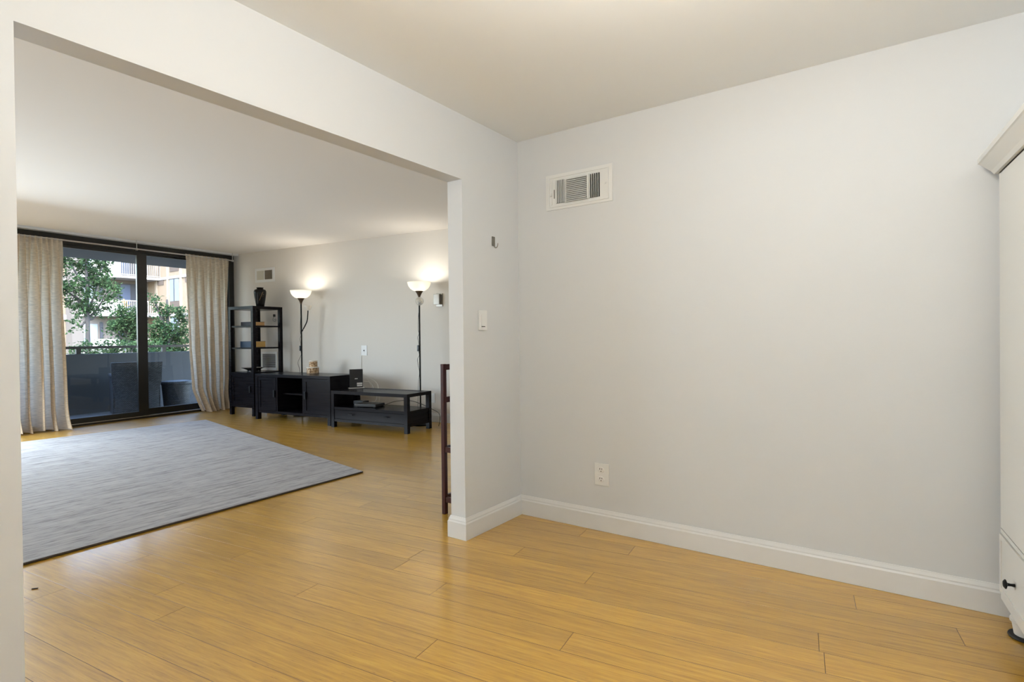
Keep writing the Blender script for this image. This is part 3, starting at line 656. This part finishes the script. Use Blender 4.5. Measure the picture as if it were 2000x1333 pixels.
cab('power_cable', 'black power cord arching over the open shelf of coffee table', [on(cf, .62, .33, .28), on(cf, .75, .40, .33), on(cf, .95, .44, .345), on(cf, 1.12, .46, .31), on(cf, 1.25, .50, .25), on(cf, 1.34, .55, .19), on(cf, 1.345, .57, .10), on(cf, 1.30, .60, .012)], .004, M['black'])

sc_ = thing('leaf_scrap', 'tiny dark leaf scrap on the floor near the left opening edge', 'debris', (-1.30, -2.17, 0), .9)
mb = MB(); mb.box((-.012, -.004, .0005), (.012, .004, .004), bev=.0015); mb.build('scrap', M['rugedge'], sc_)
# ------------------------------------------------------------------ dark rack behind the wall end
rk = thing('wooden_rack', 'dark mahogany wooden rack with rails showing behind the wall end', 'rack', (-.417, -.282, 0))
for x_, y_ in ((0, 0), (0, .60), (.215, 0), (.215, .60)):
    mb = MB(); mb.box((x_-.0145, y_-.0145, 0), (x_+.0145, y_+.0145, .99), bev=.004); mb.build('post', M['redwood'], rk)
for z0, z1 in ((.950, .988), (.735, .772), (.402, .447), (.075, .125)):
    lbox(rk, 'rail', M['redwood'], (-.010, .015, z0, .012, .585, z1), bev=.003)
    lbox(rk, 'rail', M['redwood'], (.203, .015, z0, .225, .585, z1), bev=.003)
for y_ in (0, .60):
    for z_ in (.08, .41): lbox(rk, 'cross_bar', M['redwood'], (.015, y_-.010, z_, .20, y_+.010, z_+.035))

# ------------------------------------------------------------------ ceiling lights
def ceiling_light(label, p, e, col, drop):
    c = thing('pendant_lamp', label, 'lamp', p)
    mb = MB(); mb.lathe([(0, 0), (.06, 0), (.06, -.012), (.012, -.02), (.004, -.03), (.004, -drop-.06), (0, -drop-.06)], 28); mb.build('canopy', M['nickel'], c, True)
    mb = MB(); pr = [(.009, -drop-.06), (.10, -drop-.05), (.16, -drop-.02), (.19, -drop+.03), (.20, -drop+.05)]; mb.lathe(pr + [(r-.005, z+.003) for r, z in pr[::-1]], 40, close=True); mb.build('shade', M['shade'], c, True)
    ld = bpy.data.lights.new('bulb', 'POINT'); ld.energy = e; ld.color = col; ld.shadow_soft_size = .16
    lo = bpy.data.objects.new('bulb_light', ld); COL.objects.link(lo); lo.parent = c; lo.location = (0, 0, -drop+.06)
ceiling_light('frosted bowl pendant over the middle of dining room', (1.75, -2.02, HD), 95, (1, .95, .86), .50)

# ------------------------------------------------------------------ balcony
def gpoly(pts, z0, z1, name, m, kind=True):
    o = MB().prism([(n, -d) for n, d in pts], z0, z1).build(name, m, loc=W0, rotz=RW)
    return struct(o) if kind else o
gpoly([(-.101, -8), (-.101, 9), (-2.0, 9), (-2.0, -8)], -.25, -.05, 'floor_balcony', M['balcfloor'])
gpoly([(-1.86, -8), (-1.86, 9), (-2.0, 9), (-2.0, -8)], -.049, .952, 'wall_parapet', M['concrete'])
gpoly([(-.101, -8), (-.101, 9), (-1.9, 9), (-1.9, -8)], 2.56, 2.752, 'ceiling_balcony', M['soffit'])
rl = thing('handrail', 'dark metal handrail on short posts along the balcony wall', 'railing', G(-1.93, 1, .9525), RW)
lbox(rl, 'rail', M['rail'], (-.03, -6, .088, .03, 8, .130))
for d_ in (-3.9, -2.54, -1.18, .185, 1.545, 2.9, 4.26): lbox(rl, 'post', M['rail'], (-.025, 1-d_-.033, .006, .025, 1-d_+.033, .0875), (-.04, 1-d_-.06, 0, .04, 1-d_+.06, .006))
# wicker armchair, back to the room (local: x = -n out, built so -x faces outside)
ch = thing('wicker_armchair', 'dark woven wicker armchair on balcony with its back to glass', 'chair', G(-.98, 1.09, -.05), RW-radians(19))
mb = MB(); nx = 18; nz = 16; vs = []
def backp(i, j, th):
    s = i/nx*2-1; t = j/nz; w = .325 + .03*t - .035*sin(pi*min(1, t*1.6))*(1 if t < .62 else 0)
    return (-(.07*s*s) + .10*t*t*0 + .09*(t-.5)*(t > .4) + th, s*w, t*.865)
for th in (0, -.05):
    vs.append([[mb.bm.verts.new(backp(i, j, th)) for j in range(nz+1)] for i in range(nx+1)])
for k in (0, 1):
    for i in range(nx):
        for j in range(nz): mb.bm.faces.new((vs[k][i][j], vs[k][i+1][j], vs[k][i+1][j+1], vs[k][i][j+1]))
for i in range(nx):
    for j in (0, nz): mb.bm.faces.new((vs[0][i][j], vs[0][i+1][j], vs[1][i+1][j], vs[1][i][j]))
for j in range(nz):
    for i in (0, nx): mb.bm.faces.new((vs[0][i][j], vs[0][i][j+1], vs[1][i][j+1], vs[1][i][j]))
mb.build('backrest', M['wicker'], ch, True)
for s_ in (-1, 1):
    mb = MB(); mb.box((-.66, s_*.298-.034, .0), (-.10, s_*.298+.034, .62), bev=.02); mb.box((-.68, s_*.30-.05, .62), (-.06, s_*.30+.05, .665), bev=.02); mb.build('armrest', M['wicker'], ch)
mb = MB(); mb.box((-.64, -.263, .06), (-.13, .263, .36), bev=.01); mb.build('seat', M['wicker'], ch)
mb = MB(); mb.box((-.64, -.26, .361), (-.13, .26, .44), bev=.03); mb.build('cushion', M['concrete'], ch)
st = thing('wicker_stool', 'round dark wicker stool on balcony beside the armchair', 'stool', G(-1.10, .40, -.05), RW)
mb = MB(); mb.lathe([(0, 0), (.195, 0), (.20, .01), (.215, .20), (.232, .42), (.232, .43), (0, .43)], 40); mb.build('body', M['wicker'], st, True)
mb = MB(); mb.lathe([(0, .431), (.236, .431), (.246, .455), (.246, .475), (.23, .497), (.15, .507), (0, .508)], 40); mb.build('cushion', M['wicker'], st, True)

# ------------------------------------------------------------------ outside: ground, trees, facing building
gpoly([(-2.2, -60), (-2.2, 60), (-90, 60), (-90, -60)], -7.2, -7.0, 'ground', M['ground'])
def tree(name, label, n, d, zb, blobs, nleaf, seed, lsize=.11, trunk=True, bend=0.0):
    rnd = random.Random(seed); t = thing(name, label, 'tree', G(n, d, -7.0), RW, 'trees beyond the balcony')
    zc = max(b[2] for b in blobs)
    mb = MB(); pts = [(0, 0, 0), (.05, .02, 3.5), (0, -bend*.3, 6.5), (.03, -bend, zb+7), (0, -bend, zc+7)]
    mb.tube(smooth_path(pts), .1, 10, None) if False else mb.tube(smooth_path(pts, 5), .1, 10, [.15-.12*i/20 for i in range(21)])
    mb.build('trunk', M['trunk'], t, True)
    mb = MB()
    for b in blobs:
        p0 = Vector((0, -bend, max(zb, b[2]-.9)+7)); p1 = Vector((b[0]-n, -(b[1]-d), b[2]+7))
        mb.tube(smooth_path([p0, (p0*.5+p1*.5)+Vector((0, 0, -.12)), p1], 4), .03, 6, [.045-.004*i for i in range(9)])
    mb.build('branches', M['trunk'], t, True)
    V, F = [], []
    tot = sum(b[3]*b[4]*b[5] for b in blobs)
    for b in blobs:
        for _ in range(max(1, int(nleaf*b[3]*b[4]*b[5]/tot/24))):
            q = Vector((rnd.gauss(0, 1), rnd.gauss(0, 1), rnd.gauss(0, 1))).normalized()*rnd.random()**.42
            cc = Vector((b[0]-n+q.x*b[3], -(b[1]-d)+q.y*b[4], b[2]+7+q.z*b[5]))
            tw_ = Vector((rnd.gauss(0, 1), rnd.gauss(0, 1), rnd.gauss(0, .5))).normalized()
            for k in range(24):
                c = cc + tw_*rnd.uniform(-.2, .2) + Vector((rnd.gauss(0, .055), rnd.gauss(0, .055), rnd.gauss(0, .055)))
                ax = (tw_ + Vector((rnd.gauss(0, .8), rnd.gauss(0, .8), rnd.gauss(-.3, .6)))).normalized()
                sd = ax.cross(Vector((rnd.gauss(0, .6), rnd.gauss(0, .6), 1))).normalized(); l = lsize*rnd.uniform(.6, 1.2); w = l*.27; nn = ax.cross(sd)
                i0 = len(V); V += [c-ax*l*.5, c-ax*l*.1+sd*w+nn*w*.3, c+ax*l*.5, c-ax*l*.1-sd*w+nn*w*.3]; F += [(i0, i0+1, i0+2), (i0, i0+2, i0+3)]
    me = bpy.data.meshes.new('foliage'); me.from_pydata([tuple(v) for v in V], [], F); link('foliage', me, M['leaf'], t)
    return t
tree('tree', 'leafy tree with grey trunk seen through the left glass pane', -12, -2.68, 1.9,
     [(-12, -2.15, 3.9, .7, .55, .6), (-12.2, -2.9, 3.7, .6, .5, .6), (-12, -2.2, 3.05, .7, .45, .4), (-11.8, -3.15, 2.75, .5, .35, .5), (-12, -2.55, 2.45, .6, .55, .4), (-12, -3.0, 3.1, .6, .45, .4), (-12.1, -3.3, 3.9, .5, .4, .25), (-12, -2.35, 1.7, .4, .14, .35), (-12, -3.0, 2.15, .4, .25, .25), (-12, -1.7, 3.3, .6, .4, .9)], 6800, 11, .12)
tree('tree', 'sprawling leafy tree in front of the flowered balcony opposite', -10, -2.95, 1.2,
     [(-10, -2.95, 1.75, .4, .3, .28), (-10, -2.75, 2.05, .35, .2, .15), (-10.1, -3.1, 1.35, .35, .28, .35), (-10, -2.55, 1.6, .3, .15, .2), (-10, -3.15, 1.95, .3, .15, .3)], 3000, 12, .11)
tree('tree', 'leafy tree with a pointed top seen through right glass pane', -9, -3.6, 1.0,
     [(-9, -3.22, 2.45, .25, .12, .22), (-9, -3.45, 2.1, .3, .2, .25), (-9.1, -4.05, 1.95, .35, .22, .3), (-9, -3.5, 1.5, .4, .35, .35), (-9, -3.95, 1.3, .4, .3, .4), (-9, -3.2, 1.15, .4, .25, .3), (-9, -3.6, .8, .4, .6, .3)], 4600, 13, .11)
tree('tree', 'low leafy tree top rising just above the balcony handrail', -7.5, -1.5, .4,
     [(-7.5, -.75, .95, .4, .35, .16), (-7.6, -1.3, 1.0, .4, .4, .20), (-7.5, -1.9, .95, .4, .4, .2), (-7.5, -2.5, .9, .4, .35, .2), (-7.5, -1.3, .55, .5, 1.2, .35)], 4200, 14, .10)

# facing apartment building, 36 m away (local frame n, -d)
bl = thing('apartment_building', 'pale apartment block with balconies facing the balcony door', 'building', G(-36, -14, -7.0), RW)
Z7 = 7.0
def bb(name, m, n0, d0, z0, n1, d1, z1, par=bl):
    return lbox(par, name, m, (n0+36, -(d0+14), z0+Z7, n1+36, -(d1+14), z1+Z7))
def bprism(name, m, pts, z0, z1): return MB().prism([(n+36, -(d+14)) for n, d in pts], z0+Z7, z1+Z7).build(name, m, bl)
bprism('rear_wall', M['bgrey'], [(-38, -12.3), (-38, -17.4), (-44, -17.4), (-44, -12.3)], -7, 14)
bprism('left_wall', M['bbeige'], [(-39, 2), (-39, -12.3), (-44, -12.3), (-44, 2)], -7, 14)
bprism('wing', M['bbeige'], [(-36.8, -17.32), (-28, -16.85), (-28, -26), (-44, -26), (-44, -17.4), (-38, -17.4)], -7, 14)
for z in (.15, 3.0, 5.83, 8.66):
    bprism('balcony_slab', M['bwhite'], [(-36, -14.55), (-36, -17.30), (-38.01, -17.38), (-38.01, -12.6), (-37.4, -13.2)], z, z+.19)
    bprism('left_band', M['bwhite'], [(-38.85, 1.9), (-38.85, -12.4), (-39.02, -12.4), (-39.02, 1.9)], z-.25, z+.10)
    bprism('wing_band', M['bwhite'], [(-36.7, -17.24), (-28, -16.77), (-28, -16.86), (-36.7, -17.33)], z, z+.19)
def fl(t): return (-36.8+8.8*t, -17.32+.47*t)        # along the wing face
for z in (.34, 3.19, 6.02):
    # recessed doors behind the balcony
    bb('door_frame', M['bdark'], -37.98, -14.0, z, -37.9, -14.2, z+2.25)
    bb('door_frame', M['bdark'], -37.98, -15.15, z, -37.9, -16.55, z+2.4)
    bb('glass_door', M['bblue'], -37.89, -15.4, z+.05, -37.86, -16.05, z+2.3)
    bb('side_window', M['bpane'], -37.98, -13.0, z+.6, -37.93, -13.85, z+2.1)
    # balcony front: solid white panel, then railing
    bprism('balcony_panel', M['bwhite'], [(-36.02, -14.6), (-36.1, -14.6), (-37.4, -13.25), (-37.32, -13.2)], z, z+1.0)
    mb = MB()
    for i in range(19): mb.box((.0, .66+i*.143, z+Z7), (.035, .66+i*.143+.045, z+Z7+.92))
    mb.box((-.02, .60, z+Z7+.92), (.06, 3.3, z+Z7+1.0)); mb.box((-.01, .60, z+Z7+.04), (.05, 3.3, z+Z7+.10)); mb.build('balcony_railing', M['brail'], bl)
    for t0, t1, kind in ((.05, .16, 'p'), (.27, .42, 'w'), (.53, .68, 'p'), (.80, .95, 'w')):
        (na, da_), (nb, db) = fl(t0), fl(t1)
        if kind == 'p': bprism('brick_panel', M['bbrown'], [(na, da_), (nb, db), (nb, db+.04), (na, da_+.04)], z+2.27, z+2.62)
        else:
            bprism('wing_window', M['bpane'], [(na, da_), (nb, db), (nb, db+.03), (na, da_+.03)], z+.95, z+2.6)
            bprism('spandrel', M['bbrown'], [(na, da_), (nb, db), (nb, db+.03), (na, da_+.03)], z+.35, z+.93)
            (nm, dm), (nm2, dm2) = fl(t0+.07), fl(t0+.078); bprism('mullion', M['bdark'], [(nm, dm+.031), (nm2, dm2+.031), (nm2, dm2+.06), (nm, dm+.06)], z+.95, z+2.6)
    for t0 in (.015, .225, .45, .75): 
        (na, da_), (nb, db) = fl(t0), fl(t0+.03); bprism('pilaster', M['bpil'], [(na, da_), (nb, db), (nb, db+.09), (na, da_+.09)], z, z+2.64)
    for d_ in (-11.5, -9.0, -6.0): bb('left_window', M['bpane'], -38.99, d_, z+.8, -38.93, d_+.7, z+2.3)
# flowering plants on the facing balcony
for k, (d_, lab) in enumerate(((-14.95, 'yellow flowering balcony plant nearest the white panel opposite'), (-16.1, 'yellow flowering balcony plant behind the railing opposite'))):
    p = thing('balcony_plant', lab, 'plant', G(-36.35, d_, 3.19), RW, 'flowering plants on the opposite balcony')
    mb = MB(); mb.lathe([(0, 0), (.16, 0), (.2, .3), (0, .3)], 16); mb.build('pot', M['bbrown'], p)
    rnd = random.Random(k); mb = MB()
    for _ in range(60):
        c = Vector((rnd.gauss(0, .14), rnd.gauss(0, .14), .65+rnd.gauss(0, .22))); bmesh.ops.create_icosphere(mb.bm, subdivisions=1, radius=rnd.uniform(.035, .07), matrix=Matrix.Translation(c))
    mb.tube([(0, 0, .3), (0, 0, .7)], .03, 6); mb.build('blossoms', M['flower'], p)
